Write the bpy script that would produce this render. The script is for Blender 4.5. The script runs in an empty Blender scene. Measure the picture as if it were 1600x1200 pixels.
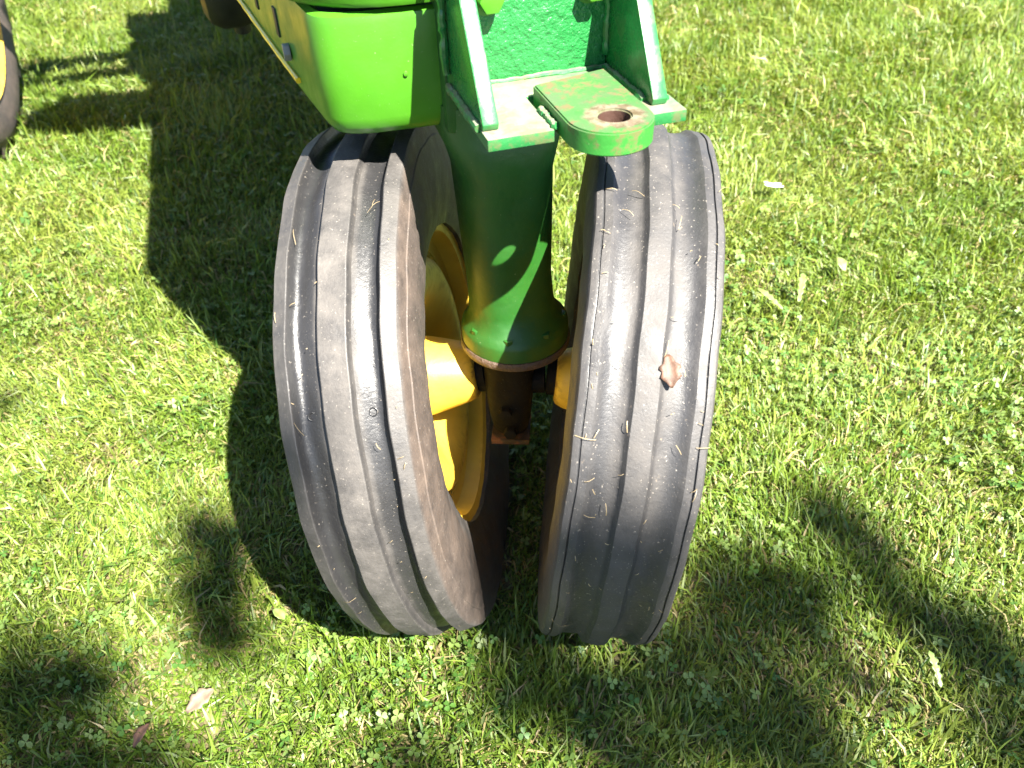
import bpy, bmesh, math, random
import numpy as np
from mathutils import Vector, Matrix

R_ = math.radians
random.seed(7)
rng = np.random.default_rng(11)
scene = bpy.context.scene
col = scene.collection

# ------------------------------------------------------------------ camera
FPX = 1306.2 / 1600.0                      # focal length over image width
pitch, roll = R_(40), R_(-2.1094)
cam = bpy.data.cameras.new('camera')
cam_o = bpy.data.objects.new('camera', cam)
col.objects.link(cam_o)
cF = Vector((0, math.cos(pitch), -math.sin(pitch)))
cU = Vector((0, math.sin(pitch), math.cos(pitch)))
cX = Vector((1, 0, 0))
X2 = cX * math.cos(roll) + cU * math.sin(roll)
U2 = -cX * math.sin(roll) + cU * math.cos(roll)
m = Matrix((X2, U2, -cF)).transposed().to_4x4()
m.translation = (0, 0, 1.1084)
cam_o.matrix_world = m
cam.sensor_width = 36
cam.lens = 36 * FPX
cam.clip_start = 0.02
cam.clip_end = 500
cam.dof.use_dof = True
cam.dof.focus_distance = 1.02
cam.dof.aperture_fstop = 7
scene.camera = cam_o

# ------------------------------------------------------------------ sky, sun, exposure
SUN = Vector((0.3787, -0.5026, 0.7771)).normalized()
el = math.asin(SUN.z)
world = bpy.data.worlds.new('World')
scene.world = world
world.use_nodes = True
wn = world.node_tree
sky = wn.nodes.new('ShaderNodeTexSky')
sky.sky_type = 'NISHITA'
sky.sun_disc = False
sky.air_density = 0.7
sky.dust_density = 0.3
sky.sun_elevation = el
sky.sun_rotation = math.atan2(SUN.x, SUN.y)
wn.nodes['Background'].inputs[1].default_value = 0.05
wn.links.new(sky.outputs[0], wn.nodes['Background'].inputs[0])
sl = bpy.data.lights.new('sun', 'SUN')
sl.energy = 5.0
sl.angle = R_(0.53)
sl.color = (1.0, 0.95, 0.86)
sun_o = bpy.data.objects.new('sun', sl)
col.objects.link(sun_o)
sun_o.rotation_euler = SUN.to_track_quat('Z', 'Y').to_euler()
sun_o.location = SUN * 30
scene.view_settings.view_transform = 'Standard'
scene.view_settings.look = 'None'
scene.view_settings.gamma = 1
scene.view_settings.use_curve_mapping = False
scene.view_settings.exposure = 2.7
scene.cycles.max_bounces = 4
scene.cycles.diffuse_bounces = 2
scene.cycles.transmission_bounces = 2
scene.cycles.glossy_bounces = 2

# ------------------------------------------------------------------ helpers
def tag(o, label=None, cat=None, group=None, kind=None):
    if label: o['label'] = label
    if cat: o['category'] = cat
    if group: o['group'] = group
    if kind: o['kind'] = kind
    return o

def link(name, me, mat=None, parent=None):
    o = bpy.data.objects.new(name, me)
    col.objects.link(o)
    if mat is not None and me is not None and not me.materials:
        me.materials.append(mat)
    if parent is not None:
        o.parent = parent
    return o

def empty(name, parent=None):
    o = bpy.data.objects.new(name, None)
    o.empty_display_size = 0.1
    col.objects.link(o)
    o.parent = parent
    return o

def mesh(name, verts, faces, smooth=True, angle=35):
    me = bpy.data.meshes.new(name)
    me.from_pydata([tuple(v) for v in verts], [], faces)
    me.validate()
    bm = bmesh.new(); bm.from_mesh(me)
    bmesh.ops.recalc_face_normals(bm, faces=bm.faces)
    bm.to_mesh(me); bm.free()
    if smooth:
        me.polygons.foreach_set('use_smooth', [True] * len(me.polygons))
        me.set_sharp_from_angle(angle=R_(angle))
    return me

def bm_mesh(name, bm, smooth=True, angle=35):
    bmesh.ops.recalc_face_normals(bm, faces=bm.faces)
    me = bpy.data.meshes.new(name)
    bm.to_mesh(me); bm.free()
    if smooth:
        me.polygons.foreach_set('use_smooth', [True] * len(me.polygons))
        me.set_sharp_from_angle(angle=R_(angle))
    return me

def bevel_all(bm, w, seg=2, ang=30):
    es = [e for e in bm.edges if e.is_manifold and e.calc_face_angle(0) > R_(ang)]
    if es:
        bmesh.ops.bevel(bm, geom=es, offset=w, segments=seg, affect='EDGES', profile=0.6)

def prism(name, poly, z0, z1, bev=0.0, axis='z', angle=35):
    """extrude polygon. axis z: (x,y) at z0..z1 ; axis x: (y,z) at x0..x1"""
    bm = bmesh.new()
    def P(p, t):
        return (p[0], p[1], t) if axis == 'z' else ((t, p[0], p[1]) if axis == 'x' else (p[0], t, p[1]))
    a = [bm.verts.new(P(p, z0)) for p in poly]
    b = [bm.verts.new(P(p, z1)) for p in poly]
    bm.faces.new(a); bm.faces.new(b)
    n = len(poly)
    for i in range(n):
        bm.faces.new((a[i], a[(i + 1) % n], b[(i + 1) % n], b[i]))
    bmesh.ops.recalc_face_normals(bm, faces=bm.faces)
    if bev: bevel_all(bm, bev)
    return bm_mesh(name, bm, angle=angle)

def box(name, x0, x1, y0, y1, z0, z1, bev=0.002):
    return prism(name, [(x0, y0), (x1, y0), (x1, y1), (x0, y1)], z0, z1, bev)

def lathe(name, prof, n=48, axis='x', closed=False, attr=None, angle=35, cap=False):
    """prof: list (u, r). Spun about axis."""
    V, F = [], []
    k = len(prof)
    for i in range(n):
        t = 2 * math.pi * i / n
        c, s = math.cos(t), math.sin(t)
        for u, r in prof:
            V.append((u, r * c, r * s) if axis == 'x' else (r * c, r * s, u))
    for i in range(n):
        j = (i + 1) % n
        for q in range(k if closed else k - 1):
            w = (q + 1) % k
            F.append((i * k + q, i * k + w, j * k + w, j * k + q))
    if cap:
        F.append([i * k for i in range(n)])
        F.append([i * k + k - 1 for i in range(n)])
    me = mesh(name, V, F, angle=angle)
    if attr is not None:
        a = me.attributes.new('dust', 'FLOAT', 'POINT')
        a.data.foreach_set('value', [attr[i % k] for i in range(n * k)])
    return me

def loft(name, rings, cap=True, closed=True, angle=40):
    n = len(rings[0]); V = [p for r in rings for p in r]; F = []
    for i in range(len(rings) - 1):
        for q in range(n if closed else n - 1):
            w = (q + 1) % n
            F.append((i * n + q, i * n + w, (i + 1) * n + w, (i + 1) * n + q))
    if cap:
        F.append(list(range(n))); F.append([(len(rings) - 1) * n + q for q in range(n)])
    return mesh(name, V, F, angle=angle)

def tube(name, pts, rad, n=10, jitter=0.0):
    pts = [Vector(p) for p in pts]
    rings = []
    for i, p in enumerate(pts):
        d = (pts[min(i + 1, len(pts) - 1)] - pts[max(i - 1, 0)]).normalized()
        a = d.orthogonal().normalized() if abs(d.z) > .95 else d.cross(Vector((0, 0, 1))).normalized()
        b = d.cross(a)
        r = rad[i] if isinstance(rad, (list, tuple)) else rad
        r *= 1 + random.uniform(-jitter, jitter)
        rings.append([p + (a * math.cos(2 * math.pi * q / n) + b * math.sin(2 * math.pi * q / n)) * r for q in range(n)])
    return loft(name, rings)

def weld(name, p0, p1, r=0.004, n=26):
    p0, p1 = Vector(p0), Vector(p1)
    pts = [p0.lerp(p1, i / (n - 1)) + Vector([random.uniform(-.0008, .0008) for _ in range(3)]) for i in range(n)]
    return tube(name, pts, r, 8, 0.22)

# ------------------------------------------------------------------ materials
def new_mat(name):
    mt = bpy.data.materials.new(name); mt.use_nodes = True
    nt = mt.node_tree
    return mt, nt, nt.nodes['Principled BSDF']

def N(nt, t, **kw):
    n = nt.nodes.new(t)
    for k, v in kw.items():
        if k.startswith('i_'):
            n.inputs[int(k[2:])].default_value = v
        else:
            setattr(n, k, v)
    return n

def noise(nt, scale, detail=4, rough=.55, vec=None):
    n = N(nt, 'ShaderNodeTexNoise')
    n.inputs['Scale'].default_value = scale
    n.inputs['Detail'].default_value = detail
    n.inputs['Roughness'].default_value = rough
    if vec is not None: nt.links.new(vec, n.inputs['Vector'])
    return n.outputs[0]

def objco(nt):
    return N(nt, 'ShaderNodeTexCoord').outputs['Object']

def ramp(nt, src, stops):
    r = N(nt, 'ShaderNodeValToRGB')
    el = r.color_ramp.elements
    while len(el) < len(stops): el.new(.5)
    for e, (p, c) in zip(el, stops):
        e.position = p
        e.color = (*c, 1) if isinstance(c, (tuple, list)) else (c, c, c, 1)
    nt.links.new(src, r.inputs[0])
    return r.outputs[0]

def mixc(nt, fac, a, b):
    n = N(nt, 'ShaderNodeMix', data_type='RGBA')
    for s, v in ((0, fac), (6, a), (7, b)):
        if hasattr(v, 'node'): nt.links.new(v, n.inputs[s])
        elif s == 0: n.inputs[0].default_value = v
        else: n.inputs[s].default_value = (*v, 1)
    return n.outputs[2]

def mth(nt, op, a, b=None):
    n = N(nt, 'ShaderNodeMath', operation=op)
    for i, v in enumerate((a, b)):
        if v is None: continue
        if hasattr(v, 'node'): nt.links.new(v, n.inputs[i])
        else: n.inputs[i].default_value = v
    return n.outputs[0]

def bump(nt, bsdf, h, strength=.3, dist=.002):
    b = N(nt, 'ShaderNodeBump')
    b.inputs['Strength'].default_value = strength
    b.inputs['Distance'].default_value = dist
    nt.links.new(h, b.inputs['Height'])
    nt.links.new(b.outputs[0], bsdf.inputs['Normal'])

def paint(name, base, dark, rough=.38, bscale=160, bstr=.15, bdist=.001, rust=.0, dust=0., dustc=(.42, .40, .28)):
    mt, nt, b = new_mat(name)
    co = objco(nt)
    c = mixc(nt, ramp(nt, noise(nt, 14, 5, .6, co), [(.35, 0), (.7, 1)]), base, dark)
    # upward faces collect pale dust
    geo = N(nt, 'ShaderNodeNewGeometry')
    sep = N(nt, 'ShaderNodeSeparateXYZ'); nt.links.new(geo.outputs['Normal'], sep.inputs[0])
    if dust:
        up = ramp(nt, sep.outputs[2], [(.55, 0), (.95, 1)])
        pat = ramp(nt, noise(nt, 22, 6, .65, co), [(.32, .25), (.62, 1)])
        c = mixc(nt, mth(nt, 'MULTIPLY', mth(nt, 'MULTIPLY', up, pat), dust), c, dustc)
    speck = ramp(nt, noise(nt, 420, 2, .5, co), [(.72, 0), (.78, 1)])
    c = mixc(nt, mth(nt, 'MULTIPLY', speck, .35), c, (.45, .45, .3))
    if rust:
        pt = ramp(nt, geo.outputs['Pointiness'], [(.515, 0), (.56, 1)])
        n1 = ramp(nt, noise(nt, 55, 6, .7, co), [(.5, 0), (.6, 1)])
        n2 = ramp(nt, noise(nt, 60, 5, .7, co), [(.70, 0), (.73, 1)])
        rm = mth(nt, 'MULTIPLY', mth(nt, 'MAXIMUM', mth(nt, 'MULTIPLY', pt, n1), n2), rust)
        c = mixc(nt, rm, c, (.13, .055, .03))
        rr = mth(nt, 'ADD', mth(nt, 'MULTIPLY', rm, .45), rough)
        nt.links.new(rr, b.inputs['Roughness'])
    else:
        nt.links.new(ramp(nt, noise(nt, 30, 4, .6, co), [(.3, rough - .06), (.7, rough + .14)]), b.inputs['Roughness'])
    nt.links.new(c, b.inputs['Base Color'])
    b.inputs['Specular IOR Level'].default_value = .5
    h = noise(nt, bscale, 4, .55, co)
    bump(nt, b, h, bstr, bdist)
    return mt

M_GREEN = paint('green_paint', (.052, .20, .010), (.042, .17, .009), .34, 220, .12)
M_CAST = paint('green_casting', (.016, .085, .010), (.011, .065, .008), .42, 90, .35, .002)
M_BRKT = paint('bracket_green', (.015, .155, .034), (.012, .13, .03), .27, 130, .2, .0012, rust=.2, dust=.0)
M_PLATE = paint('rough_plate_green', (.016, .17, .038), (.013, .135, .03), .34, 150, .9, .004)
M_BASE = paint('dusty_bracket_green', (.016, .15, .034), (.013, .125, .03), .5, 120, .4, .0015, rust=.45, dust=.95, dustc=(.20, .195, .145))
M_TONG = paint('tongue_green', (.024, .17, .022), (.018, .14, .019), .5, 120, .3, .0015, rust=.6, dust=.85, dustc=(.070, .095, .050))
M_YEL = paint('yellow_paint', (.70, .48, .055), (.60, .38, .03), .4, 80, .3, .002, rust=.6, dust=.0)
M_STRIPE = paint('bright_yellow', (.85, .62, .02), (.75, .5, .02), .3, 80, .1)
M_DARK = paint('greasy_dark_iron', (.006, .006, .006), (.010, .009, .007), .66, 60, .6, .004)
M_DARK.node_tree.nodes['Principled BSDF'].inputs['Specular IOR Level'].default_value = .12
M_RUSTY = paint('rusty_lip', (.055, .04, .03), (.1, .06, .04), .55, 260, 1.0, .003)
M_BLACK = paint('black_iron', (.008, .008, .008), (.012, .012, .011), .5, 50, .3)
M_GRILL = paint('dark_mesh', (.01, .012, .01), (.02, .02, .018), .6, 300, .8)
M_BORE = paint('rusty_bore', (.06, .026, .016), (.04, .018, .012), .7, 200, .6)

def wear_round_hole(mt, cx, cy):
    # paint worn to bare rusty metal around the pin hole, ragged outer edge
    nt = mt.node_tree; b = nt.nodes['Principled BSDF']
    src = b.inputs['Base Color'].links[0].from_socket
    co = objco(nt)
    sp = N(nt, 'ShaderNodeSeparateXYZ'); nt.links.new(co, sp.inputs[0])
    dx = mth(nt, 'SUBTRACT', sp.outputs[0], cx); dy = mth(nt, 'SUBTRACT', sp.outputs[1], cy)
    r = mth(nt, 'SQRT', mth(nt, 'ADD', mth(nt, 'MULTIPLY', dx, dx), mth(nt, 'MULTIPLY', dy, dy)))
    r = mth(nt, 'ADD', r, mth(nt, 'MULTIPLY', mth(nt, 'SUBTRACT', noise(nt, 70, 5, .7, co), .5), .022))
    mk = ramp(nt, mth(nt, 'MULTIPLY', r, 20), [(.50, 1), (.60, 0)])
    top = ramp(nt, sp.outputs[2], [(.802, 0), (.806, 1)])
    mk = mth(nt, 'MULTIPLY', mth(nt, 'MULTIPLY', mk, top), .85)
    c = mixc(nt, ramp(nt, noise(nt, 90, 5, .7, co), [(.38, 0), (.6, 1)]), (.085, .045, .03), (.18, .15, .11))
    nt.links.new(mixc(nt, mk, src, c), b.inputs['Base Color'])
wear_round_hole(M_TONG, .036, -.214)

def rubber(name, base=(.018, .018, .019), dustc=(.132, .118, .104), rough=.33, amt=.9, speck=.4, sidec=None):
    mt, nt, b = new_mat(name)
    co = objco(nt)
    at = N(nt, 'ShaderNodeAttribute'); at.attribute_name = 'dust'
    d = at.outputs['Fac']
    n1 = ramp(nt, noise(nt, 30, 5, .7, co), [(.30, .30), (.70, 1.0)])
    n2 = ramp(nt, noise(nt, 7, 3, .5, co), [(.3, .55), (.7, 1.0)])
    fac = mth(nt, 'MULTIPLY', mth(nt, 'MULTIPLY', mth(nt, 'MULTIPLY', d, n1), n2), amt)
    if sidec:
        sx = N(nt, 'ShaderNodeSeparateXYZ'); nt.links.new(co, sx.inputs[0])
        dustc = mixc(nt, ramp(nt, mth(nt, 'MULTIPLY', mth(nt, 'ABSOLUTE', sx.outputs[0]), 10), [(.665, 0), (.69, 1)]), dustc, sidec)
    c = mixc(nt, fac, base, dustc)
    # pale grit
    g = ramp(nt, noise(nt, 330, 2, .6, co), [(.66, 0), (.74, 1)])
    c = mixc(nt, mth(nt, 'MULTIPLY', g, speck), c, (.34, .30, .25))
    g2 = ramp(nt, noise(nt, 75, 3, .6, co), [(.70, 0), (.75, 1)])
    c = mixc(nt, mth(nt, 'MULTIPLY', g2, speck * .6), c, (.28, .22, .16))
    nt.links.new(c, b.inputs['Base Color'])
    r = mth(nt, 'ADD', mth(nt, 'ADD', mth(nt, 'MULTIPLY', fac, .25), mth(nt, 'MULTIPLY', d, .22)), ramp(nt, noise(nt, 60, 4, .6, co), [(.3, rough - .05), (.7, rough + .12)]))
    nt.links.new(r, b.inputs['Roughness'])
    b.inputs['Specular IOR Level'].default_value = .55
    h = mth(nt, 'ADD', noise(nt, 240, 5, .65, co), mth(nt, 'MULTIPLY', noise(nt, 40, 4, .6, co), .8))
    bump(nt, b, h, .5, .0012)
    return mt
M_TYRE_L = rubber('rubber_dusty', sidec=(.12, .085, .062))
M_TYRE_R = rubber('rubber_worn', base=(.026, .026, .028), dustc=(.13, .115, .10), rough=.40, amt=.85, speck=.6)

def leafmat(name, transl=.35, rough=.45, tint=(1.25, 1.15, .45)):
    mt, nt, b = new_mat(name)
    at = N(nt, 'ShaderNodeAttribute'); at.attribute_name = 'Col'
    nt.links.new(at.outputs['Color'], b.inputs['Base Color'])
    b.inputs['Roughness'].default_value = rough
    b.inputs['Specular IOR Level'].default_value = .45
    tr = N(nt, 'ShaderNodeBsdfTranslucent')
    mx = N(nt, 'ShaderNodeMix', data_type='RGBA', blend_type='MULTIPLY')
    mx.inputs[0].default_value = 1
    nt.links.new(at.outputs['Color'], mx.inputs[6]); mx.inputs[7].default_value = (*tint, 1)
    nt.links.new(mx.outputs[2], tr.inputs[0])
    ms = N(nt, 'ShaderNodeMixShader'); ms.inputs[0].default_value = transl
    nt.links.new(b.outputs[0], ms.inputs[1]); nt.links.new(tr.outputs[0], ms.inputs[2])
    nt.links.new(ms.outputs[0], nt.nodes['Material Output'].inputs[0])
    return mt
M_GRASS = leafmat('grass_blade')
M_CLOV = leafmat('clover_leaf', .3, .5)
M_TREE = leafmat('tree_leaf', .3, .5)

def flat_leaf(name, c1, c2, rough=.6):
    mt, nt, b = new_mat(name)
    co = objco(nt)
    c = mixc(nt, ramp(nt, noise(nt, 90, 4, .6, co), [(.35, 0), (.65, 1)]), c1, c2)
    nt.links.new(c, b.inputs['Base Color']); b.inputs['Roughness'].default_value = rough
    bump(nt, b, noise(nt, 200, 3, .6, co), .4, .001)
    return mt
M_DEAD = flat_leaf('dead_leaf', (.10, .05, .028), (.055, .028, .016))
M_DEADP = flat_leaf('dead_leaf_pale', (.20, .15, .10), (.13, .09, .06))
M_PALE = flat_leaf('pale_weed_leaf', (.12, .19, .035), (.16, .22, .07), .4)
M_SCRAP = flat_leaf('white_scrap', (.78, .78, .76), (.6, .6, .58), .5)
M_STRAW = flat_leaf('straw', (.48, .36, .20), (.34, .25, .13), .6)

def soil():
    mt, nt, b = new_mat('lawn_soil')
    co = objco(nt)
    c = mixc(nt, ramp(nt, noise(nt, 60, 6, .7, co), [(.35, 0), (.65, 1)]), (.06, .045, .02), (.19, .15, .07))
    c = mixc(nt, ramp(nt, noise(nt, 5, 5, .6, co), [(.4, 0), (.6, .75)]), c, (.06, .09, .018))
    nt.links.new(c, b.inputs['Base Color']); b.inputs['Roughness'].default_value = .9
    bump(nt, b, noise(nt, 90, 6, .7, co), .8, .01)
    return mt
M_SOIL = soil()

def bark():
    mt, nt, b = new_mat('bark')
    co = objco(nt)
    mp = N(nt, 'ShaderNodeMapping'); mp.inputs['Scale'].default_value = (1, 1, .2)
    nt.links.new(co, mp.inputs[0])
    n = noise(nt, 30, 6, .7, mp.outputs[0])
    nt.links.new(ramp(nt, n, [(.35, (.03, .022, .016)), (.65, (.13, .10, .075))]), b.inputs['Base Color'])
    b.inputs['Roughness'].default_value = .9
    bump(nt, b, n, 1, .02)
    return mt
M_BARK = bark()

# ------------------------------------------------------------------ ground
def terrain(x, y):
    return 0.008 * np.sin(x * 1.7 + .4) * np.cos(y * 1.3) + 0.005 * np.sin(x * 4.1 + y * 3.3)

def ground():
    xs = np.unique(np.concatenate([np.linspace(-60, -4, 12), np.linspace(-4, 4, 81), np.linspace(4, 60, 12)]))
    ys = np.unique(np.concatenate([np.linspace(-60, -1, 12), np.linspace(-1, 7, 81), np.linspace(7, 60, 12)]))
    gx, gy = np.meshgrid(xs, ys)
    z = terrain(gx, gy)
    V = np.stack([gx.ravel(), gy.ravel(), z.ravel()], 1)
    n = len(xs); F = [(j * n + i, j * n + i + 1, (j + 1) * n + i + 1, (j + 1) * n + i) for j in range(len(ys) - 1) for i in range(n - 1)]
    o = link('lawn_ground', mesh('lawn_ground', V, F, angle=180), M_SOIL)
    tag(o, 'lawn soil and thatch under the grass', 'ground', kind='structure')
ground()

# ------------------------------------------------------------------ tractor frame
PS = Vector((.007, .923, 0)); YAW = R_(16)
tractor = empty('tractor')
tractor.location = PS; tractor.rotation_euler = (0, 0, YAW)
TM = Matrix.Translation(PS) @ Matrix.Rotation(YAW, 4, 'Z')
TI = TM.inverted()
tag(tractor, 'green and yellow vintage row crop tractor with twin narrow front wheels', 'tractor')
# local frame: x = a (image right), y = back, z = up

# ---- tyres
def tyre_profile(kind):
    if kind == 'L':
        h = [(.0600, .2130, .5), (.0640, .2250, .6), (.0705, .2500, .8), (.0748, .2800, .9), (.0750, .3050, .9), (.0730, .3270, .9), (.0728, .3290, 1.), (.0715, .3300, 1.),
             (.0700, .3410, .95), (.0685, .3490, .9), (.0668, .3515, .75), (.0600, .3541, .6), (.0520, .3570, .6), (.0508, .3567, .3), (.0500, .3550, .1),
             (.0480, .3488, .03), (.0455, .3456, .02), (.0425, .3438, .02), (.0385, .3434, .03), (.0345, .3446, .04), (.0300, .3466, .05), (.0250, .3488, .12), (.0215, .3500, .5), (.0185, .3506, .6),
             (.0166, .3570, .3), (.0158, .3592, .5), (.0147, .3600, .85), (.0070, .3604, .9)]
    else:
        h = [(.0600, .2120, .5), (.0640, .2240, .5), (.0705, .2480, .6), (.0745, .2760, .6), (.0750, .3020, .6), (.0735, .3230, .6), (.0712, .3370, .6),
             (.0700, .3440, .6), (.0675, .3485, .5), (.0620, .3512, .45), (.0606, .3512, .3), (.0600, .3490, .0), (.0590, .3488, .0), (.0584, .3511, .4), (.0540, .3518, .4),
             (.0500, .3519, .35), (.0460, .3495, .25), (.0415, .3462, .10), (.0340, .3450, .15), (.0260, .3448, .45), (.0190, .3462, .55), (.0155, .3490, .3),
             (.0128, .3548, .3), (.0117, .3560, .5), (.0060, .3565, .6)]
    full = [(-u, r, d) for u, r, d in h] + [(u, r, d) for u, r, d in reversed(h)]
    # close on the bead side
    return full

def make_tyre(name, kind, mat, parent):
    p = tyre_profile(kind)
    me = lathe('tyre', [(u, r) for u, r, d in p], 180, 'x', True, [d for u, r, d in p], angle=28)
    # slight unevenness so it is not perfectly turned
    n = len(me.vertices); co = np.empty(n * 3); me.vertices.foreach_get('co', co); co = co.reshape(-1, 3)
    t = np.arctan2(co[:, 2], co[:, 1]); u = co[:, 0]
    r = np.hypot(co[:, 1], co[:, 2])
    dr = .0007 * np.sin(5 * t + 90 * u) + .0005 * np.sin(17 * t + 160 * u) + .0004 * np.sin(41 * t - 220 * u)
    co[:, 1] *= 1 + dr / r; co[:, 2] *= 1 + dr / r
    co[:, 0] += .0006 * np.sin(9 * t + 2) + .0005 * np.sin(23 * t + 1)
    me.vertices.foreach_set('co', co.ravel())
    return link(name, me, mat, parent)

def rim_profile():
    t = .004
    out = [(.0600, .2260), (.0590, .2285), (.0560, .2290), (.0535, .2270), (.0520, .2200), (.0480, .2080), (.0280, .2030), (.0220, .1830), (-.0200, .1830), (-.0280, .2030), (-.0480, .2080), (-.0520, .2200), (-.0550, .2280), (-.0590, .2280)]
    inn = [(-.0595, .2240), (-.0560, .2160), (-.0510, .2030), (-.0300, .1980), (-.0240, .1780), (.0190, .1780), (.0250, .1980), (.0500, .2030), (.0545, .2150), (.0575, .2240)]
    return out + inn

def wheel_matrix(cx, cy, psi, c, R, sink=.014):
    a = Vector((math.cos(psi) * math.cos(c), math.sin(psi) * math.cos(c), math.sin(c)))
    fw = Vector((math.sin(psi), -math.cos(psi), 0))
    up = a.cross(-fw)
    M = Matrix((a, -fw, up)).transposed().to_4x4()
    M.translation = (cx, cy, R * math.cos(c) - sink)
    return M
psi, toe, cmb, kk = R_(-5.4485), R_(-1.0245), R_(6.4326), R_(.9396)
WL = wheel_matrix(-.1304, .9381, psi - toe, cmb + kk, .36)
WR = wheel_matrix(.1447, .9079, psi + toe, -cmb + kk, .3565)

def front_wheel(WM, side, kind, mat):
    """side=+1: inner side faces +x"""
    s = side
    disc = [(.012, .1785), (.020, .173), (.031, .165), (.037, .152), (.036, .134), (.022, .108), (.004, .088), (-.004, .075), (-.004, .05),
            (-.010, .05), (-.010, .078), (-.003, .093), (.015, .113), (.028, .136), (.029, .150), (.024, .161), (.012, .169), (.006, .1785)]
    w = link('front_wheel', lathe('front_wheel', [(u * s, r) for u, r in disc], 72, 'x', True), M_YEL, tractor)
    w.matrix_basis = TI @ WM
    link('rim', lathe('rim', [(u * s, r) for u, r in rim_profile()], 96, 'x', True), M_YEL, w)
    make_tyre('tyre', kind, mat, w)
    hub = [(-.045, .0), (-.045, .042), (-.012, .055), (.000, .060), (.010, .058), (.028, .054), (.055, .047), (.072, .042), (.080, .038), (.083, .033), (.083, 0)]
    link('hub', lathe('hub', [(u * s, r) for u, r in hub], 48), M_YEL, w)
    seal = [(.082, .0), (.082, .027), (.094, .026), (.096, .022), (.096, 0)]
    link('axle_seal', lathe('axle_seal', [(u * s, r) for u, r in seal], 32), M_DARK, w)
    # six wheel bolts joining disc and hub
    bm = [(math.cos(t) * .5, math.sin(t) * .5) for t in [i * math.pi / 3 for i in range(6)]]
    me = prism('wheel_bolt', [(y * .02, z * .02) for y, z in bm], -.020 * s, -.006 * s, .001, 'x')
    for i in range(6):
        t = i * math.pi / 3 + .3
        b = link('wheel_bolt', me, M_YEL, w); b.location = (0, .067 * math.cos(t), .067 * math.sin(t))
    return w
wl = front_wheel(WL, 1, 'L', M_TYRE_L)
wr = front_wheel(WR, -1, 'R', M_TYRE_R)
ring_me = lathe('mould_ring', [(.0009 * math.cos(t), .0042 + .0007 * math.sin(t)) for t in np.linspace(0, 6.283, 8, endpoint=False)], 20, 'z', True)
for u_, rr_ in ((-.034, .3452), (.033, .3462)):
    t_ = R_(33)
    mo = link('mould_ring', ring_me, M_TYRE_L, wl)
    mo.matrix_basis = Matrix.Translation((u_, -rr_ * math.cos(t_), rr_ * math.sin(t_))) @ Vector((.15, -math.cos(t_), math.sin(t_))).to_track_quat('Z', 'Y').to_matrix().to_4x4()
wl['label'] = 'front wheel with deep ribbed dusty tyre beside the pedestal'
wr['label'] = 'front wheel with worn smoother ribbed tyre'

# ---- steering pedestal (casting) and spindle
def sring(cx, cy, hx, hy, z, e=2.6, n=40):
    out = []
    for i in range(n):
        t = 2 * math.pi * i / n
        c, s = math.cos(t), math.sin(t)
        out.append((cx + hx * math.copysign(abs(c) ** (2 / e), c), cy + hy * math.copysign(abs(s) ** (2 / e), s), z))
    return out
ped = [sring(-.012, .015, .074, .070, .765, 3.5), sring(-.012, .012, .073, .070, .740, 3.2), sring(-.012, .006, .069, .068, .722, 3), sring(-.012, 0, .062, .066, .705, 3),
       sring(-.011, 0, .0565, .060, .680, 3), sring(-.009, 0, .0545, .055, .60, 3), sring(-.007, 0, .053, .050, .53, 2.8), sring(-.004, 0, .055, .050, .485, 2.5),
       sring(-.002, 0, .0590, .056, .468, 2.2), sring(0, 0, .0665, .0665, .457, 2), sring(0, 0, .0715, .0715, .451, 2), sring(0, 0, .0725, .0725, .446, 2), sring(0, 0, .0725, .0725, .428, 2)]
pedestal = link('steering_pedestal', loft('steering_pedestal', ped, angle=50), M_CAST, tractor)
link('flange_lip', lathe('flange_lip', [(.4275, .0), (.4275, .0735), (.4250, .0748), (.4185, .0750), (.4160, .0735), (.4155, .0)], 64, 'z'), M_RUSTY, pedestal)
def hexbolt(name, r, hgt, axis='z'):
    p = [(math.cos(i * math.pi / 3) * r, math.sin(i * math.pi / 3) * r) for i in range(6)]
    return prism(name, p, 0, hgt, r * .12, axis)
hb = hexbolt('flange_bolt', .007, .008)
for t in (-.35, -1.2, -2.0, -2.8):
    b = link('flange_bolt', hb, M_CAST, pedestal); b.location = (.0625 * math.cos(t), .0625 * math.sin(t), .4525)

SM = TI @ (Matrix.Translation((-.003, .922, 0)) @ Matrix.Rotation(psi, 4, 'Z'))
spr = [sring(0, 0, .040, .040, .420, 3), sring(0, 0, .036, .038, .39, 3), sring(0, 0, .034, .036, .33, 3), sring(0, 0, .030, .033, .285, 2.6), sring(0, .004, .026, .030, .26, 2.4), sring(0, .006, .020, .024, .250, 2.2)]
spindle = link('spindle', loft('spindle', spr), M_DARK, tractor); spindle.matrix_basis = SM
link('spindle_plate', box('spindle_plate', -.028, .028, -.030, .030, .243, .252, .001), paint('rusty_yellow', (.05, .03, .010), (.025, .016, .008), .6, 150, .6, .002, rust=.9), spindle)
link('spindle_nut', hexbolt('spindle_nut', .012, .010), M_RUSTY, spindle).location = (0, -.004, .233)
for s in (-1, 1):
    link('axle_stub', tube('axle_stub', [(s * .01, 0, .345), (s * .05, 0, .346)], .02, 16), M_DARK, spindle)
fb = link('spindle_nut', hexbolt('spindle_nut_front', .010, .010, 'y'), M_DARK, spindle); fb.location = (.002, -.044, .275)
fb = link('spindle_nut', fb.data, M_DARK, spindle); fb.location = (-.004, -.047, .315)

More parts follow.
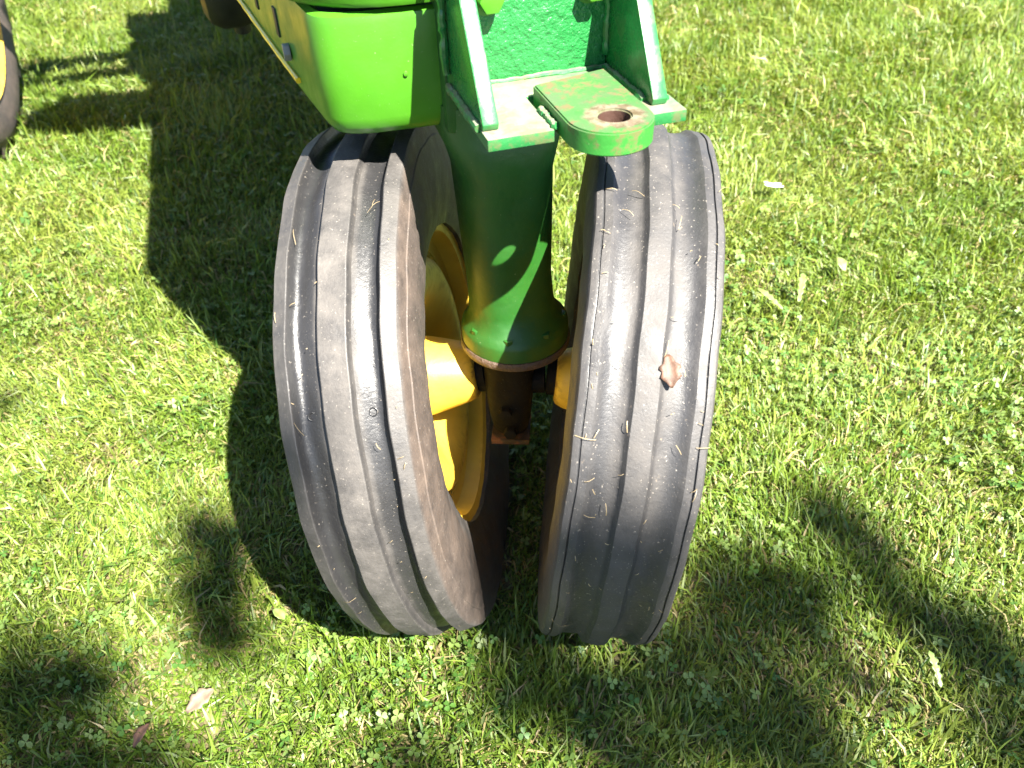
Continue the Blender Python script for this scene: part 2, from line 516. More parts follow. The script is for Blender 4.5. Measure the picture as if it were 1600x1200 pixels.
# ---- front support (lower nose casting) : plan outline swept over height with rolled lower edge
def smooth_poly(pts, it=3):
    p = [Vector(q) for q in pts]
    for _ in range(it):
        o = [p[0]]
        for i in range(len(p) - 1):
            o += [p[i].lerp(p[i + 1], .25), p[i].lerp(p[i + 1], .75)]
        o.append(p[-1]); p = o
    return p
plan = smooth_poly([(-.290, .70), (-.272, .57), (-.224, .17), (-.206, .045), (-.199, -.004), (-.165, -.019), (-.110, -.022), (0, -.026), (.10, -.022), (.135, -.010), (.145, .06), (.16, .17), (.19, .70)], 3)
def inset(pl, dist):
    out = []
    for i, p in enumerate(pl):
        t = (pl[min(i + 1, len(pl) - 1)] - pl[max(i - 1, 0)]).normalized()
        n = Vector((-t.y, t.x))          # left normal; outline runs left->front->right so interior is left side
        out.append(p + n * dist)
    return out
secs = []
for z, ins in ((.858, .012), (.862, .006), (.860, .001), (.854, .0), (.80, .0), (.760, .001), (.750, .004), (.743, .009), (.739, .017), (.7385, .030), (.743, .032), (.75, .030)):
    pl = inset(plan, ins)
    secs.append([(p.x, p.y, z) for p in pl])
nose = link('front_support', loft('front_support', secs, cap=False, closed=False, angle=50), M_GREEN, tractor)
md = nose.modifiers.new('thickness', 'SOLIDIFY'); md.thickness = .006; md.offset = 1 if False else 0
# underside web of the support, resting on the pedestal
link('support_web', prism('support_web', [(p.x, p.y) for p in inset(plan, .034)[::4]], .752, .762, .0), M_CAST, nose)
link('rivet', lathe('rivet', [(0, 0), (0, .0028), (.0012, .0024), (.0018, .0), ], 16, 'y' if False else 'z'), M_GREEN, nose).matrix_basis = Matrix.Translation((-.116, -.0255, .803)) @ Matrix.Rotation(R_(90), 4, 'X')
# raised bright yellow strip and slots along the side
def side_pt(y, off):
    # interpolate outline x on the image left side
    best = min((p for p in plan if p.x < -.15), key=lambda p: abs(p.y - y))
    i = plan.index(best)
    q = plan[max(i - 1, 0)] if best.y < y else plan[min(i + 1, len(plan) - 1)]
    t = 0 if abs(q.y - best.y) < 1e-6 else (y - best.y) / (q.y - best.y)
    return best.x + (q.x - best.x) * t - off
lip = [(side_pt(y, .0045), y, .767) for y in np.linspace(.10, .68, 30)]
link('side_strip', tube('side_strip', lip, .0035, 8, .12), M_STRIPE, nose)
for y, hh in ((.175, .016), (.30, .016), (.42, .014), (.54, .014)):
    me = box('side_slot', -.0015, .0015, -.008, .008, -hh, hh, .0006)
    b = link('side_slot', me, M_BLACK, nose); b.location = (side_pt(y, .0035), y, .812); b.rotation_euler = (0, 0, R_(7))
sb = link('side_bolt', hexbolt('side_bolt', .010, .008, 'x'), paint('worn_steel', (.25, .25, .24), (.15, .15, .14), .35), nose); sb.location = (side_pt(.125, .011), .125, .792)

# boss between pedestal and bracket plate
link('pedestal_boss', box('pedestal_boss', -.0805, .105, -.044, .03, .738, .955, .006), M_CAST, tractor)

# ---- hitch bracket
brk = link('hitch_bracket', box('back_plate', -.0615, .0895, -.063, -.0445, .785, .93, .0015), M_PLATE, tractor)
brk['label'] = 'welded green bracket with two gussets and a drilled tongue'
base_poly = [(-.078, -.045), (-.078, -.197), (-.0145, -.197), (-.0145, -.112), (.0745, -.112), (.0745, -.197), (.118, -.197), (.118, -.045)]
link('base_plate', prism('base_plate', base_poly, .784, .7955, .0012), M_BASE, brk)
gz = [(-.0448, .796), (-.178, .796), (-.180, .802), (-.098, .927), (-.091, .932), (-.0448, .895)]
for x0 in (-.0775, .090):
    link('gusset', prism('gusset', gz, x0, x0 + .0155, .0012, 'x'), M_BRKT, brk)
tp = []
tcx, tcy, tr = .032, -.212, .0405
for i in range(25):
    t = math.pi + math.pi * i / 24
    tp.append((tcx + tr * math.cos(t), tcy + tr * math.sin(t)))
tp += [(tcx + tr, -.100), (tcx - tr, -.118)]
def tongue_mesh():
    bm = bmesh.new()
    hc = (.036, -.214); hr = .0150; n = 32
    z0, z1 = .7865, .8085
    def layer(z):
        o = [bm.verts.new((x, y, z)) for x, y in tp]
        h = [bm.verts.new((hc[0] + hr * math.cos(2 * math.pi * i / n), hc[1] + hr * math.sin(2 * math.pi * i / n), z)) for i in range(n)]
        eo = [bm.edges.new((o[i], o[(i + 1) % len(o)])) for i in range(len(o))]
        eh = [bm.edges.new((h[i], h[(i + 1) % n])) for i in range(n)]
        bmesh.ops.triangle_fill(bm, edges=eo + eh, use_beauty=True)
        return o, h
    a, ah = layer(z0); b, bh = layer(z1)
    # drop any fill inside the hole
    for f in [f for f in bm.faces if all(v in ah for v in f.verts) or all(v in bh for v in f.verts)]:
        bm.faces.remove(f)
    for i in range(len(a)):
        j = (i + 1) % len(a); bm.faces.new((a[i], a[j], b[j], b[i]))
    for i in range(n):
        j = (i + 1) % n; bm.faces.new((ah[j], ah[i], bh[i], bh[j]))
    bmesh.ops.recalc_face_normals(bm, faces=bm.faces)
    es = [e for e in bm.edges if e.is_manifold and e.calc_face_angle(0) > R_(60) and abs(e.verts[0].co.z - e.verts[1].co.z) < 1e-5]
    bmesh.ops.bevel(bm, geom=es, offset=.0016, segments=2, affect='EDGES')
    return bm_mesh('tongue', bm, angle=30)
tongue = link('tongue', tongue_mesh(), M_TONG, brk)
link('bore', lathe('bore', [(.788, .0147), (.8065, .0147)], 40, 'z'), M_BORE, brk).location = (.036, -.214, 0)
for p0, p1, r in (((-.012, -.150, .797), (-.012, -.194, .797), .0036), ((-.0795, -.060, .797), (-.0795, -.172, .797), .0045), ((.088, -.068, .797), (.088, -.165, .797), .004),
                  ((-.055, -.0645, .7965), (.088, -.0645, .7965), .003), ((.1075, -.07, .797), (.1075, -.17, .797), .004), ((-.0815, -.0625, .81), (-.0815, -.0625, .93), .004), ((.0885, -.0655, .81), (.0885, -.0655, .93), .004)):
    link('weld_bead', weld('weld_bead', p0, p1, r), M_BASE if p0[2] < .805 and p0 != p1 and abs(p0[2] - p1[2]) < .01 else M_BRKT, brk)
wsh = lathe('washer', [(0, .0), (0, .0175), (-.002, .018), (-.003, .0175), (-.003, 0)], 32, 'z')
for a in (-.036, .070):
    b = link('bracket_bolt', hexbolt('bracket_bolt', .0125, .016), M_GREEN, brk)
    b.matrix_basis = Matrix.Translation((a, -.0655, .878)) @ Matrix.Rotation(R_(90), 4, 'X')
    w_ = link('washer', wsh, M_GREEN, brk); w_.matrix_basis = Matrix.Translation((a, -.0631, .878)) @ Matrix.Rotation(R_(90), 4, 'X')

# ---- grille housing and hood
def rrect(x0, x1, y0, y1, r, z, n=8):
    out = []
    for cx, cy, t0 in ((x1 - r, y1 - r, 0), (x0 + r, y1 - r, 90), (x0 + r, y0 + r, 180), (x1 - r, y0 + r, 270)):
        for i in range(n + 1):
            t = R_(t0 + 90 * i / n); out.append((cx + r * math.cos(t), cy + r * math.sin(t), z))
    return out
# lower lip, then shell
hz = []
for z, g in ((.876, .030), (.870, .014), (.870, .004), (.875, .0), (.93, -.004), (1.20, -.010), (1.36, -.008), (1.42, .010), (1.45, .045), (1.455, .09)):
    hz.append(rrect(-.235 + g, .205 - g, -.0305 + g * .6, .55, .12, z))
grille = link('grille_housing', loft('grille_housing', hz, angle=50), M_GREEN, tractor)
link('grille_mesh', box('grille_mesh', -.17, .14, -.050, -.03, .98, 1.36, .01), M_GRILL, grille)
link('grille_bar', box('grille_bar', -.03, .0, -.060, -.03, .98, 1.38, .008), M_GREEN, grille)
hz = []
for y in (.551, 1.5):
    hz.append([(x, y, z) for x, z in [(-.235, 1.0), (-.245, 1.25), (-.24, 1.38), (-.21, 1.435), (-.14, 1.455), (.11, 1.455), (.18, 1.435), (.21, 1.38), (.215, 1.25), (.205, 1.0)]])
link('hood', loft('hood', hz), M_GREEN, tractor)
link('engine_block', box('engine_block', -.22, .19, .72, 1.48, .60, .998, .03), M_CAST, tractor)
link('transmission_case', box('transmission_case', -.26, .24, 1.50, 2.45, .55, 1.05, .05), M_CAST, tractor)
link('dash_cowl', box('dash_cowl', -.32, .28, 1.502, 1.88, 1.0, 1.50, .04), M_GREEN, tractor)
# dark drum with drain boss hanging below the side rail
drum = link('clutch_drum', lathe('clutch_drum', [(-.345, 0), (-.345, .09), (-.335, .112), (-.31, .125), (-.27, .125), (-.245, .118), (-.235, .09), (-.235, 0)], 40), M_BLACK, tractor)
drum.location = (0, 1.2, .652)
link('drain_boss', lathe('drain_boss', [(0, 0), (0, .015), (.006, .019), (.06, .021)], 24, 'z'), M_BLACK, drum).location = (-.272, 0, -.142)
# rear axle, rear wheels
link('rear_axle', tube('rear_axle', [(-1.25, 2.10, .655), (.80, 2.10, .655)], .045, 16), M_CAST, tractor)
def rear_wheel(x, s, y):
    disc = [(.02, .42), (.0, .40), (-.02, .30), (-.06, .24), (-.08, .16), (-.08, .07), (-.10, .07), (-.10, .165), (-.08, .25), (-.04, .31), (-.02, .40), (.0, .42)]
    w = link('rear_wheel', lathe('rear_wheel', [(u * s, r) for u, r in disc], 64, 'x', True), M_YEL, tractor)
    w.location = (x, y, .655)
    rp = [(.148, .500), (.138, .507), (.122, .495), (.105, .475), (.04, .455), (.03, .425), (-.03, .425), (-.04, .455), (-.105, .475), (-.115, .50), (-.125, .512), (-.135, .505), (-.115, .465), (-.045, .445), (-.035, .415), (.035, .415), (.045, .445), (.115, .465)]
    link('rim', lathe('rim', rp, 80, 'x', True), M_YEL, w)
    tp_ = [(.126, .480, .6), (.142, .505, .7), (.152, .56, .8), (.155, .59, .8), (.145, .615, .8), (.125, .632, .6), (.06, .640, .3)]
    full = [(-u, r, d) for u, r, d in tp_] + [(u, r, d) for u, r, d in reversed(tp_)]
    ty = link('tyre', lathe('tyre', [(u, r) for u, r, d in full], 96, 'x', True, [d for u, r, d in full]), M_TYRE_L, w)
    V, F = [], []
    for i in range(44):
        sd = 1 if i % 2 else -1
        t0 = 2 * math.pi * i / 44
        for k in range(6):
            f = k / 5; u = sd * (.005 + .138 * f); t = t0 + .19 * (1 - f); hw = .020
            r = .668 - .02 * f * f
            for dt, rr in ((-hw * 1.15, .632 - .02 * f), (-hw * .8, r), (hw * .8, r), (hw * 1.15, .632 - .02 * f)):
                tt = t + dt / .65; V.append((u, rr * math.cos(tt), rr * math.sin(tt)))
        b0 = i * 24
        for k in range(5):
            for q in range(3):
                F.append((b0 + k * 4 + q, b0 + k * 4 + q + 1, b0 + k * 4 + q + 5, b0 + k * 4 + q + 4))
        F.append((b0, b0 + 1, b0 + 2, b0 + 3)); F.append((b0 + 20, b0 + 23, b0 + 22, b0 + 21))
    me = mesh('tread_lugs', V, F)
    a = me.attributes.new('dust', 'FLOAT', 'POINT'); a.data.foreach_set('value', [.6] * len(V))
    lg = link('tread_lugs', me, M_TYRE_L, w); lg['kind'] = 'stuff'
    return w
rear_wheel(-1.195, 1, 2.08)
rear_wheel(.70, -1, 2.10)
# head lamp, work lamp, steering wheel, seat, exhaust (cast the tractor's shadow)
def lamp(name, x, y, z, r, arm):
    o = link(name, lathe(name, [(-.07, 0), (-.07, r), (-.06, r * 1.05), (0, r * .95), (.06, r * .6), (.08, 0)], 32, 'x'), M_GREEN, tractor)
    o.location = (x, y, z); o.rotation_euler = (0, 0, R_(90))
    link('lamp_bracket', tube('lamp_bracket', [(0, 0, 0), (0, arm, -.02)], .06 if r < .08 else .15, 10), M_GREEN, o)
lamp('head_lamp', -.475, 1.06, 1.53, .13, -.30)
lamp('head_lamp', .445, 1.06, 1.53, .105, .30)
lamp('work_lamp', -.62, 1.60, 1.58, .055, -.45)
sw = lathe('steering_wheel', [(.012 * math.cos(t), .21 + .012 * math.sin(t)) for t in np.linspace(0, 2 * math.pi, 12, endpoint=False)], 48, 'z', True)
so = link('steering_wheel', sw, M_BLACK, tractor); so.location = (-.015, 1.99, 1.56); so.rotation_euler = (R_(-25), 0, 0)
for t in (0, 2.1, 4.2):
    link('steering_spoke', tube('steering_spoke', [(0, 0, -.02), (.2 * math.cos(t), .2 * math.sin(t), 0)], .007, 8), M_BLACK, so)
link('steering_shaft', tube('steering_shaft', [(0, 0, -.02), (0, -.22, -.2)], .015, 8), M_BLACK, so)
link('battery_box', box('battery_box', -.36, .32, 2.02, 2.30, 1.05, 1.44, .04), M_GREEN, tractor)
link('seat_post', box('seat_post', -.05, .05, 2.35, 2.45, 1.0, 1.12, .01), M_CAST, tractor)
link('seat', box('seat', -.25, .22, 2.22, 2.62, 1.12, 1.22, .04), M_STRIPE, tractor)
link('seat_back', box('seat_back', -.25, .22, 2.62, 2.70, 1.15, 1.50, .03), M_STRIPE, tractor)
link('exhaust_stack', tube('exhaust_stack', [(.08, 1.02, 1.44), (.08, 1.02, 1.9)], .04, 16), M_BLACK, tractor)

# ------------------------------------------------------------------ vegetation (one mesh each, built with numpy)
def fast_mesh(name, V, T, C, mat):
    me = bpy.data.meshes.new(name)
    me.vertices.add(len(V)); me.vertices.foreach_set('co', V.astype(np.float32).ravel())
    me.loops.add(T.size); me.loops.foreach_set('vertex_index', T.astype(np.int32).ravel())
    me.polygons.add(len(T)); me.polygons.foreach_set('loop_start', np.arange(0, T.size, 3, dtype=np.int32))
    me.update(calc_edges=True)
    a = me.attributes.new('Col', 'FLOAT_COLOR', 'POINT')
    a.data.foreach_set('color', np.concatenate([C, np.ones((len(C), 1))], 1).astype(np.float32).ravel())
    me.materials.append(mat)
    me.polygons.foreach_set('use_smooth', np.ones(len(T), dtype=bool))
    return me

def vnoise(x, y, s, seed):
    """smooth value noise in numpy"""
    r = np.random.default_rng(seed); g = r.random((64, 64))
    X, Y = x * s + 100, y * s + 100
    xi, yi = np.floor(X).astype(int), np.floor(Y).astype(int); fx, fy = X - xi, Y - yi
    fx = fx * fx * (3 - 2 * fx); fy = fy * fy * (3 - 2 * fy)
    G = lambda i, j: g[i % 64, j % 64]
    return (G(xi, yi) * (1 - fx) + G(xi + 1, yi) * fx) * (1 - fy) + (G(xi, yi + 1) * (1 - fx) + G(xi + 1, yi + 1) * fx) * fy

WLi = np.array(WL.inverted()); WRi = np.array(WR.inverted())
def under_tyre(x, y, z=.018, R=.36, hw=.074):
    out = np.zeros(len(x), bool)
    for Wi in (WLi, WRi):
        q = np.stack([x, y, np.full_like(x, z), np.ones_like(x)], 1) @ Wi.T
        out |= (np.abs(q[:, 0]) < hw) & (np.hypot(q[:, 1], q[:, 2]) < R)
    q = np.stack([x, y, np.full_like(x, .02), np.ones_like(x)], 1) @ np.array(TI).T
    for xc in (-1.195, .70):
        out |= (np.abs(q[:, 0] - xc) < .16) & (np.hypot(q[:, 1] - 2.10, q[:, 2] - .655) < .67)
    return out

def scatter(zones):
    X, Y, S = [], [], []
    for x0, x1, y0, y1, dens, scl in zones:
        n = int((x1 - x0) * (y1 - y0) * dens)
        X.append(rng.uniform(x0, x1, n)); Y.append(rng.uniform(y0, y1, n)); S.append(np.full(n, scl))
    return np.concatenate(X), np.concatenate(Y), np.concatenate(S)

def grass():
    # strips widening with distance; the margin reaches a step beyond the picture on every side
    Z = []
    y = .30
    while y < 6.0:
        dy = .25
        hw = .45 + .68 * (y + dy)
        d = 64000 / (1 + .55 * max(0, y - .5) ** 1.35)
        sc = 1 + .20 * max(0, y - .8)
        Z.append((-hw, hw, y, y + dy, d, sc))
        for s in (-1, 1):
            a, b = sorted((s * hw, s * (hw + .8)))
            Z.append((a, b, y, y + dy, d * .22, sc * 1.5))
        y += dy
    Z.append((-2.5, 2.5, -1.2, .30, 5000, 1.5))
    x, y, s = scatter(Z)
    # clumpy density
    dn = .55 * vnoise(x, y, 14, 1) + .45 * vnoise(x, y, 45, 2)
    keep = (rng.random(len(x)) < np.clip(.30 + 1.25 * dn, 0, 1)) & ~under_tyre(x, y)
    x, y, s = x[keep], y[keep], s[keep]
    n = len(x)
    tall = vnoise(x, y, 6, 3)
    L = (.015 + .017 * rng.random(n) + .017 * tall) * (1 + .9 * (rng.random(n) < .05)) * s ** .5
    far = np.clip((y - 1.4) / 2, 0, 1); L *= 1 + .55 * far
    W = (.0009 + .0011 * rng.random(n)) * s
    az = rng.uniform(0, 2 * np.pi, n)
    # local combing direction
    comb = 2 * np.pi * vnoise(x, y, 3.0, 4) + 2.0
    use = rng.random(n) < .45
    az = np.where(use, comb + rng.normal(0, .7, n), az)
    lean = np.abs(rng.normal(.68, .38, n)).clip(.05, 1.35)
    dry = rng.random(n) < (.06 + .14 * (vnoise(x, y, 9, 5) > .62))
    lean = np.where(dry, np.abs(rng.normal(1.15, .25, n)).clip(.4, 1.5), lean)
    z0 = terrain(x, y) - .003
    dx, dy = np.cos(az), np.sin(az)
    px, py = -dy, dx
    tw = rng.normal(0, .5, n)
    def at(f, bendf):
        l = lean * bendf
        return np.stack([x + dx * np.sin(l) * L * f, y + dy * np.sin(l) * L * f, z0 + np.cos(l) * L * f], 1)
    wv = np.stack([px * np.cos(tw), py * np.cos(tw), np.sin(tw)], 1)
    P0, P1, P2 = at(0, .6), at(.55, .75), at(1.0, 1.25)
    w = W[:, None]
    V = np.stack([P0 - wv * w, P0 + wv * w, P1 - wv * w * .95, P1 + wv * w * .95, P2], 1).reshape(-1, 3)
    b = np.arange(n)[:, None] * 5
    T = np.concatenate([b + [0, 1, 3], b + [0, 3, 2], b + [2, 3, 4]], 0)
    # colour per blade
    c1 = np.array([.122, .198, .020]); c2 = np.array([.208, .264, .044]); c3 = np.array([.055, .12, .014]); cs = np.array([.36, .29, .13]); cb = np.array([.20, .25, .085])
    t = np.clip(vnoise(x, y, 5, 6) * 1.3 - .2 + rng.normal(0, .28, n), 0, 1)[:, None]
    C = c1 * (1 - t) + c2 * t
    k = (rng.random(n) < .17)[:, None]; C = np.where(k, c3, C)
    k = (rng.random(n) < .10)[:, None]; C = np.where(k, cb, C)
    C = np.where(dry[:, None], cs * (.55 + .75 * rng.random((n, 1))), C)
    C = C * (.75 + .5 * rng.random((n, 1)))
    Cv = np.repeat(C[:, None, :], 5, 1)
    Cv[:, 0:2] = Cv[:, 0:2] * .8 + np.array([.12, .10, .04]) * .2   # pale straw-coloured sheath at the base
    o = link('grass', fast_mesh('grass', V, T, Cv.reshape(-1, 3), M_GRASS))
    tag(o, 'short mown lawn grass around the tractor wheels', 'grass', kind='stuff')
    return len(T)
grass()

def clover():
    Z = [(-1.6, 1.9, .32, 1.6, 2600, .82), (-2.4, 2.6, 1.6, 4.2, 700, 1.2)]
    x, y, s = scatter(Z)
    dn = vnoise(x, y, 5, 21) * .6 + vnoise(x, y, 16, 22) * .4
    keep = (rng.random(len(x)) < np.clip((dn - .40) * 3.2, .05, 1)) & ~under_tyre(x, y, .03)
    x, y, s = x[keep], y[keep], s[keep]
    n = len(x)
    h = .014 + .022 * rng.random(n)
    z = terrain(x, y) + h
    rad = (.0042 + .0042 * rng.random(n)) * s
    az = rng.uniform(0, 2 * np.pi, n)
    ta, tb = rng.normal(0, .38, n), rng.normal(0, .38, n)
    Vs, Ts, Cs = [], [], []
    c1 = np.array([.095, .18, .025]); c2 = np.array([.17, .24, .06]); c3 = np.array([.06, .14, .022])
    t = rng.random((n, 1)); C = np.where(t < .25, c3, c1 * (1 - t) + c2 * t) * (.8 + .45 * rng.random((n, 1)))
    tot = 0
    # leaflet outline (heart): points in (along, across)
    out = np.array([(.0, 0), (.45, -.42), (.85, -.48), (1.12, -.22), (1.0, 0), (1.12, .22), (.85, .48), (.45, .42)])
    for k in range(3):
        a = az + k * 2.094 + rng.normal(0, .15, n)
        ca, sa = np.cos(a), np.sin(a)
        P = []
        for u, v in out:
            lx = (ca * u - sa * v) * rad * 1.25; ly = (sa * u + ca * v) * rad * 1.25
            lz = lx * ta + ly * tb + rad * (.30 * abs(v) - .12 * u)
            P.append(np.stack([x + lx, y + ly, z + lz], 1))
        Vs.append(np.stack(P, 1).reshape(-1, 3))
        b = tot + np.arange(n)[:, None] * 8
        Ts += [b + q for q in ([0, 1, 4], [1, 2, 4], [2, 3, 4], [0, 4, 7], [4, 6, 7], [4, 5, 6])]
        Cs.append(np.repeat((C * (.9 + .2 * rng.random((n, 1))))[:, None], 8, 1).reshape(-1, 3)); tot += n * 8
    # stems
    sx, sy = x + rng.normal(0, .006, n), y + rng.normal(0, .006, n)
    w = .0005
    Vs.append(np.stack([np.stack([sx - w, sy, z - h - .003], 1), np.stack([sx + w, sy, z - h - .003], 1), np.stack([x, y, z], 1)], 1).reshape(-1, 3))
    Ts.append(tot + np.arange(n)[:, None] * 3 + [0, 1, 2]); Cs.append(np.repeat(C[:, None], 3, 1).reshape(-1, 3))
    o = link('clover', fast_mesh('clover', np.concatenate(Vs), np.concatenate(Ts), np.concatenate(Cs), M_CLOV))
    tag(o, 'patches of small three-leaved clover in the lawn', 'clover', kind='stuff')
clover()

# ------------------------------------------------------------------ loose leaves, scraps, clippings
def leaf_mesh(name, outline, L, W, curl=.25, fold=.2, n=12, seed=0):
    r = random.Random(seed)
    V, F = [], []
    for i in range(n + 1):
        f = i / n
        hw = outline(f) * W * (1 + r.uniform(-.12, .12))
        zc = L * curl * (math.sin(f * 2.4) * .4 + r.uniform(-.01, .01))
        for q, s in enumerate((-1, -.5, 0, .5, 1)):
            V.append((s * hw, (f - .5) * L, zc + abs(s) * hw * fold + r.uniform(-.004, .004) * L))
    for i in range(n):
        for q in range(4):
            F.append((i * 5 + q, i * 5 + q + 1, i * 5 + q + 6, i * 5 + q + 5))
    me = mesh(name, V, F, angle=80)
    return me
def thick(o, t=.0006):
    md = o.modifiers.new('thickness', 'SOLIDIFY'); md.thickness = t
oval = lambda f: math.sin(math.pi * min(max(f, .02), .99)) ** .7
ragged = lambda f: oval(f) * (.86 + .14 * math.sin(f * 19 + 1))
toothed = lambda f: (.25 + .75 * f ** .8) * (1 - f ** 6) * (.45 + .55 * abs(math.sin(f * 15.7))) + .03
def put(name, me, mat, loc, rot, label, cat, group=None):
    o = link(name, me, mat); o.location = loc; o.rotation_euler = rot; thick(o)
    tag(o, label, cat, group); return o
# brown leaf stuck on the worn tyre
q = WR @ Vector((.0206, 0, 0))
hitp = Vector((.158, .643, .578))
nrm = (hitp - Vector(q)).normalized()
lf = link('dead_leaf', leaf_mesh('dead_leaf_tyre', ragged, .034, .011, .2, .35, 12, 3), M_DEAD)
lf.matrix_world = Matrix.Translation(hitp - nrm * .0025) @ nrm.to_track_quat('Z', 'Y').to_matrix().to_4x4() @ Matrix.Rotation(R_(185), 4, 'Z')
thick(lf); tag(lf, 'small crumpled brown leaf stuck to the worn tyre tread', 'leaf')
put('dead_leaf', leaf_mesh('dead_leaf_a', ragged, .045, .014, .2, .3, 12, 5), M_DEADP, (-.452, .622, .029), (.2, .1, R_(-50)), 'pale brown dead leaf lying in the grass below the long dark shadow patch', 'leaf')
put('dead_leaf', leaf_mesh('dead_leaf_b', ragged, .034, .010, .2, .4, 12, 8), M_DEAD, (-.520, .575, .027), (.3, -.2, R_(-35)), 'reddish brown dead leaf near the bottom edge of the lawn', 'leaf')
put('paper_scrap', leaf_mesh('paper_scrap', lambda f: .8 + .2 * math.sin(f * 9), .018, .030, .2, .1, 6, 2), M_SCRAP, (.723, 2.055, .050), (.1, .2, R_(8)), 'small white scrap lying on the lawn beyond the worn tyre', 'scrap')
put('weed_leaf', leaf_mesh('weed_leaf_a', toothed, .085, .012, .2, .3, 34, 4), M_PALE, (.655, 1.56, .05), (.25, .1, R_(-18)), 'pale toothed weed leaf standing up from the lawn right of the worn tyre', 'weed')
put('weed_leaf', leaf_mesh('weed_leaf_b', toothed, .075, .010, .2, .3, 34, 6), M_PALE, (.575, 1.52, .05), (.2, -.2, R_(35)), 'pale toothed weed leaf leaning left toward the worn tyre', 'weed')
put('weed_leaf', leaf_mesh('weed_leaf_c', oval, .038, .012, .2, .2, 12, 7), M_PALE, (.776, 1.651, .05), (.4, 0, R_(10)), 'broad pale oval weed leaf in the lawn near the toothed ones', 'weed')
put('weed_leaf', leaf_mesh('weed_leaf_d', toothed, .05, .009, .2, .25, 30, 9), M_PALE, (.575, .625, .036), (.3, .1, R_(5)), 'small upright toothed weed leaf at the lower right in the dappled shade', 'weed')
put('weed_leaf', leaf_mesh('weed_leaf_e', oval, .024, .009, .2, .3, 10, 10), M_PALE, (-.365, .752, .04), (.3, .3, R_(60)), 'bright pale leaf just below the dusty tyre shadow edge', 'weed')

def clippings():
    V, T, C = [], [], []
    r = random.Random(5)
    for WM, Rr, hw, num in ((WR, .350, .066, 90), (WL, .353, .066, 32)):
        for i in range(num):
            u = r.uniform(-hw, hw); t = r.uniform(R_(-40), R_(78)); L = r.choice((.003, .005, .006, .008, .012, .020)) * r.uniform(.6, 1.1); az = r.uniform(0, 6.28)
            w = r.uniform(.0003, .0005); seg = 4; bend = r.uniform(-.35, .35); base = len(V)
            g = r.uniform(.6, 1.2); c = (.36 * g, .28 * g, .17 * g)
            gu, gt = u, t
            for k in range(seg + 1):
                a = az + bend * k / seg
                rr = Rr + .0035 + (.003 * math.sin(k)) * (L / .02)
                for s in (-1, 1):
                    uu = gu - math.sin(a) * w * s; tt = gt + math.cos(a) * w * s / Rr
                    p = WM @ Vector((uu, -rr * math.cos(tt), rr * math.sin(tt)))
                    V.append(p[:]); C.append(c)
                gu += math.cos(a) * L / seg; gt += math.sin(a) * L / seg / Rr
            for k in range(seg):
                b = base + 2 * k; T += [(b, b + 1, b + 3), (b, b + 3, b + 2)]
    o = link('grass_clippings', fast_mesh('grass_clippings', np.array(V), np.array(T), np.array(C), M_GRASS))
    tag(o, 'dry straw clippings stuck to the two front tyres', 'clippings', kind='stuff')
clippings()

# ------------------------------------------------------------------ tree behind the camera (dapples the lawn)
BLOBS = [(.22, .70, .02, .035, .7), (.17, .66, .02, .035, .7), (.21, .60, .02, .036, .7), (.05, .59, .02, .036, .6), (-.05, .61, .02, .03, .5), (.26, .66, .02, .035, .7), (.50, .60, .02, .03, .5), (-0.51, 0.924, 0.02, 0.054, 0.8), (-0.489, 0.838, 0.02, 0.06, 0.9), (-0.466, 0.748, 0.02, 0.047, 0.8), (-0.719, 0.688, 0.02, 0.057, 0.9), (-0.651, 0.67, 0.02, 0.047, 0.8), (-0.728, 0.623, 0.02, 0.055, 0.8), (-0.65, 0.543, 0.02, 0.052, 0.9), (-0.545, 0.535, 0.02, 0.047, 0.9), (-0.473, 0.537, 0.02, 0.034, 0.8), (-1.051, 1.297, 0.02, 0.04, 0.5), (0.518, 0.938, 0.02, 0.045, 0.8), (0.564, 0.88, 0.02, 0.047, 0.8), (0.577, 0.802, 0.02, 0.045, 0.7), (0.375, 0.817, 0.02, 0.055, 0.9), (0.413, 0.755, 0.02, 0.056, 0.9), (0.307, 0.808, 0.02, 0.03, 0.7), (0.315, 0.731, 0.02, 0.048, 0.8), (0.44, 0.698, 0.02, 0.037, 0.7), (0.596, 0.736, 0.02, 0.043, 0.7), (0.63, 0.679, 0.02, 0.05, 0.9), (0.69, 0.666, 0.02, 0.054, 0.8), (0.674, 0.587, 0.02, 0.047, 0.8), (0.384, 0.633, 0.02, 0.045, 0.9), (0.323, 0.645, 0.02, 0.041, 0.7), (0.281, 0.561, 0.02, 0.051, 0.9), (0.372, 0.562, 0.02, 0.043, 0.9), (0.194, 0.533, 0.02, 0.051, 0.8), (0.141, 0.518, 0.02, 0.038, 0.6), (0.389, 0.505, 0.02, 0.033, 0.8), (0.127, 0.614, 0.02, 0.037, 0.8), (0.067, 0.646, 0.02, 0.041, 0.7), (-0.015, 0.659, 0.02, 0.028, 0.5), (0.609, 0.522, 0.02, 0.041, 0.6), (-0.154, 0.529, 0.02, 0.038, 0.6), (0.078, 0.565, 0.4, 0.032, 0.8), (0.135, 0.56, 0.403, 0.027, 0.8), (0.066, 0.563, 0.324, 0.036, 0.9), (0.123, 0.556, 0.33, 0.038, 0.9), (0.104, 0.577, 0.233, 0.036, 0.9)]
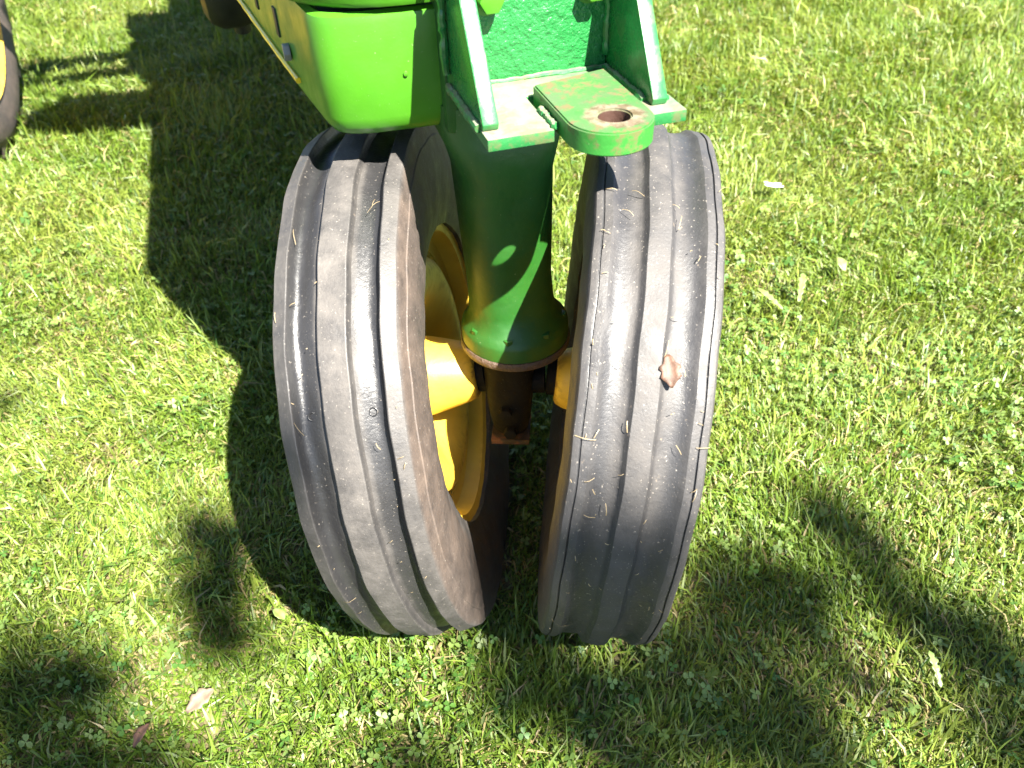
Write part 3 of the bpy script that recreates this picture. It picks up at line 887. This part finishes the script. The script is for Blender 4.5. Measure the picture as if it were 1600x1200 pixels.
def tree():
    r = random.Random(3)
    t = empty('shade_tree'); base = Vector((5.2, -6.0, 0)); t.location = base
    tag(t, 'leafy shade tree standing on the lawn behind the camera', 'tree')
    clumps = []
    for gx, gy, gz, rad, dn in BLOBS:
        k = r.uniform(7.5, 10.0); rad *= 1.42
        clumps.append((Vector((gx, gy, gz)) + SUN * k, rad, dn, True))
    # the rest of the crown: only where its own shade falls outside the lit lawn
    tries = 0
    while len(clumps) < 260 and tries < 20000:
        tries += 1
        d = Vector((r.gauss(0, 1), r.gauss(0, 1), r.gauss(0, 1))).normalized() * r.uniform(.45, 1) ** .5
        p = base + Vector((-.8, .8, 7.2)) + Vector((d.x * 2.6, d.y * 2.6, d.z * 2.2))
        g = p - SUN * (p.z / SUN.z)
        if g.y > .25 and -3.5 < g.x < 4: continue
        clumps.append((p, r.uniform(.22, .42), .8, False))
    V, T, C = [], [], []
    for p, rad, dn, fine in clumps:
        p = p - base
        ls = .036 if fine else .075
        n = int((dn * 9.0 * (rad / ls) ** 2) + 3) if fine else int(60 * dn)
        for _ in range(n):
            d = Vector((r.gauss(0, 1), r.gauss(0, 1), r.gauss(0, 1)))
            d = d.normalized() * rad * r.random() ** (1 / 2.4)
            c = p + d
            a = Vector((r.gauss(0, 1), r.gauss(0, 1), r.gauss(0, .6))).normalized(); b = a.orthogonal().normalized()
            q = Matrix.Rotation(r.uniform(0, 6.28), 3, a) @ b
            L = ls * r.uniform(.75, 1.25); i0 = len(V)
            for u, v in ((-1, 0), (-.2, .55), (.45, .42), (1.1, 0), (.45, -.42), (-.2, -.55)):
                V.append((c + a * u * L + q * v * L)[:])
            T += [(i0, i0 + 1, i0 + 5), (i0 + 1, i0 + 2, i0 + 5), (i0 + 2, i0 + 4, i0 + 5), (i0 + 2, i0 + 3, i0 + 4)]
            g = r.uniform(.7, 1.3); C += [(.05 * g, .11 * g, .025 * g)] * 6
    link('crown', fast_mesh('crown', np.array(V), np.array(T), np.array(C), M_TREE), None, t)
    # trunk with limbs
    bm = bmesh.new()
    def limb(pts, rads, n=9):
        me = tube('limb', pts, rads, n); bm.from_mesh(me); bpy.data.meshes.remove(me)
    trunk = [(0, 0, -.1), (.03, .02, 1.2), (-.05, .05, 2.6), (-.1, .1, 4.2), (-.3, .3, 6.2), (-.7, .7, 8.6)]
    limb(trunk, [.26, .2, .17, .13, .08, .03], 14)
    for i in range(14):
        z = 3.4 + 4.4 * i / 14; a = i * 2.4; L = r.uniform(1.2, 2.2)
        p0 = Vector((-.08 * max(0, z - 3), .08 * max(0, z - 3), z)); p1 = p0 + Vector((math.cos(a) * L * .5, math.sin(a) * L * .5, .35)); p2 = p0 + Vector((math.cos(a) * L, math.sin(a) * L, .9))
        g = p2 + base; g = g - SUN * (g.z / SUN.z)
        if g.y > .2: continue
        limb([p0, p1, p2], [.06, .04, .012])
    me = bm_mesh('trunk', bm); link('trunk', me, M_BARK, t)
tree()
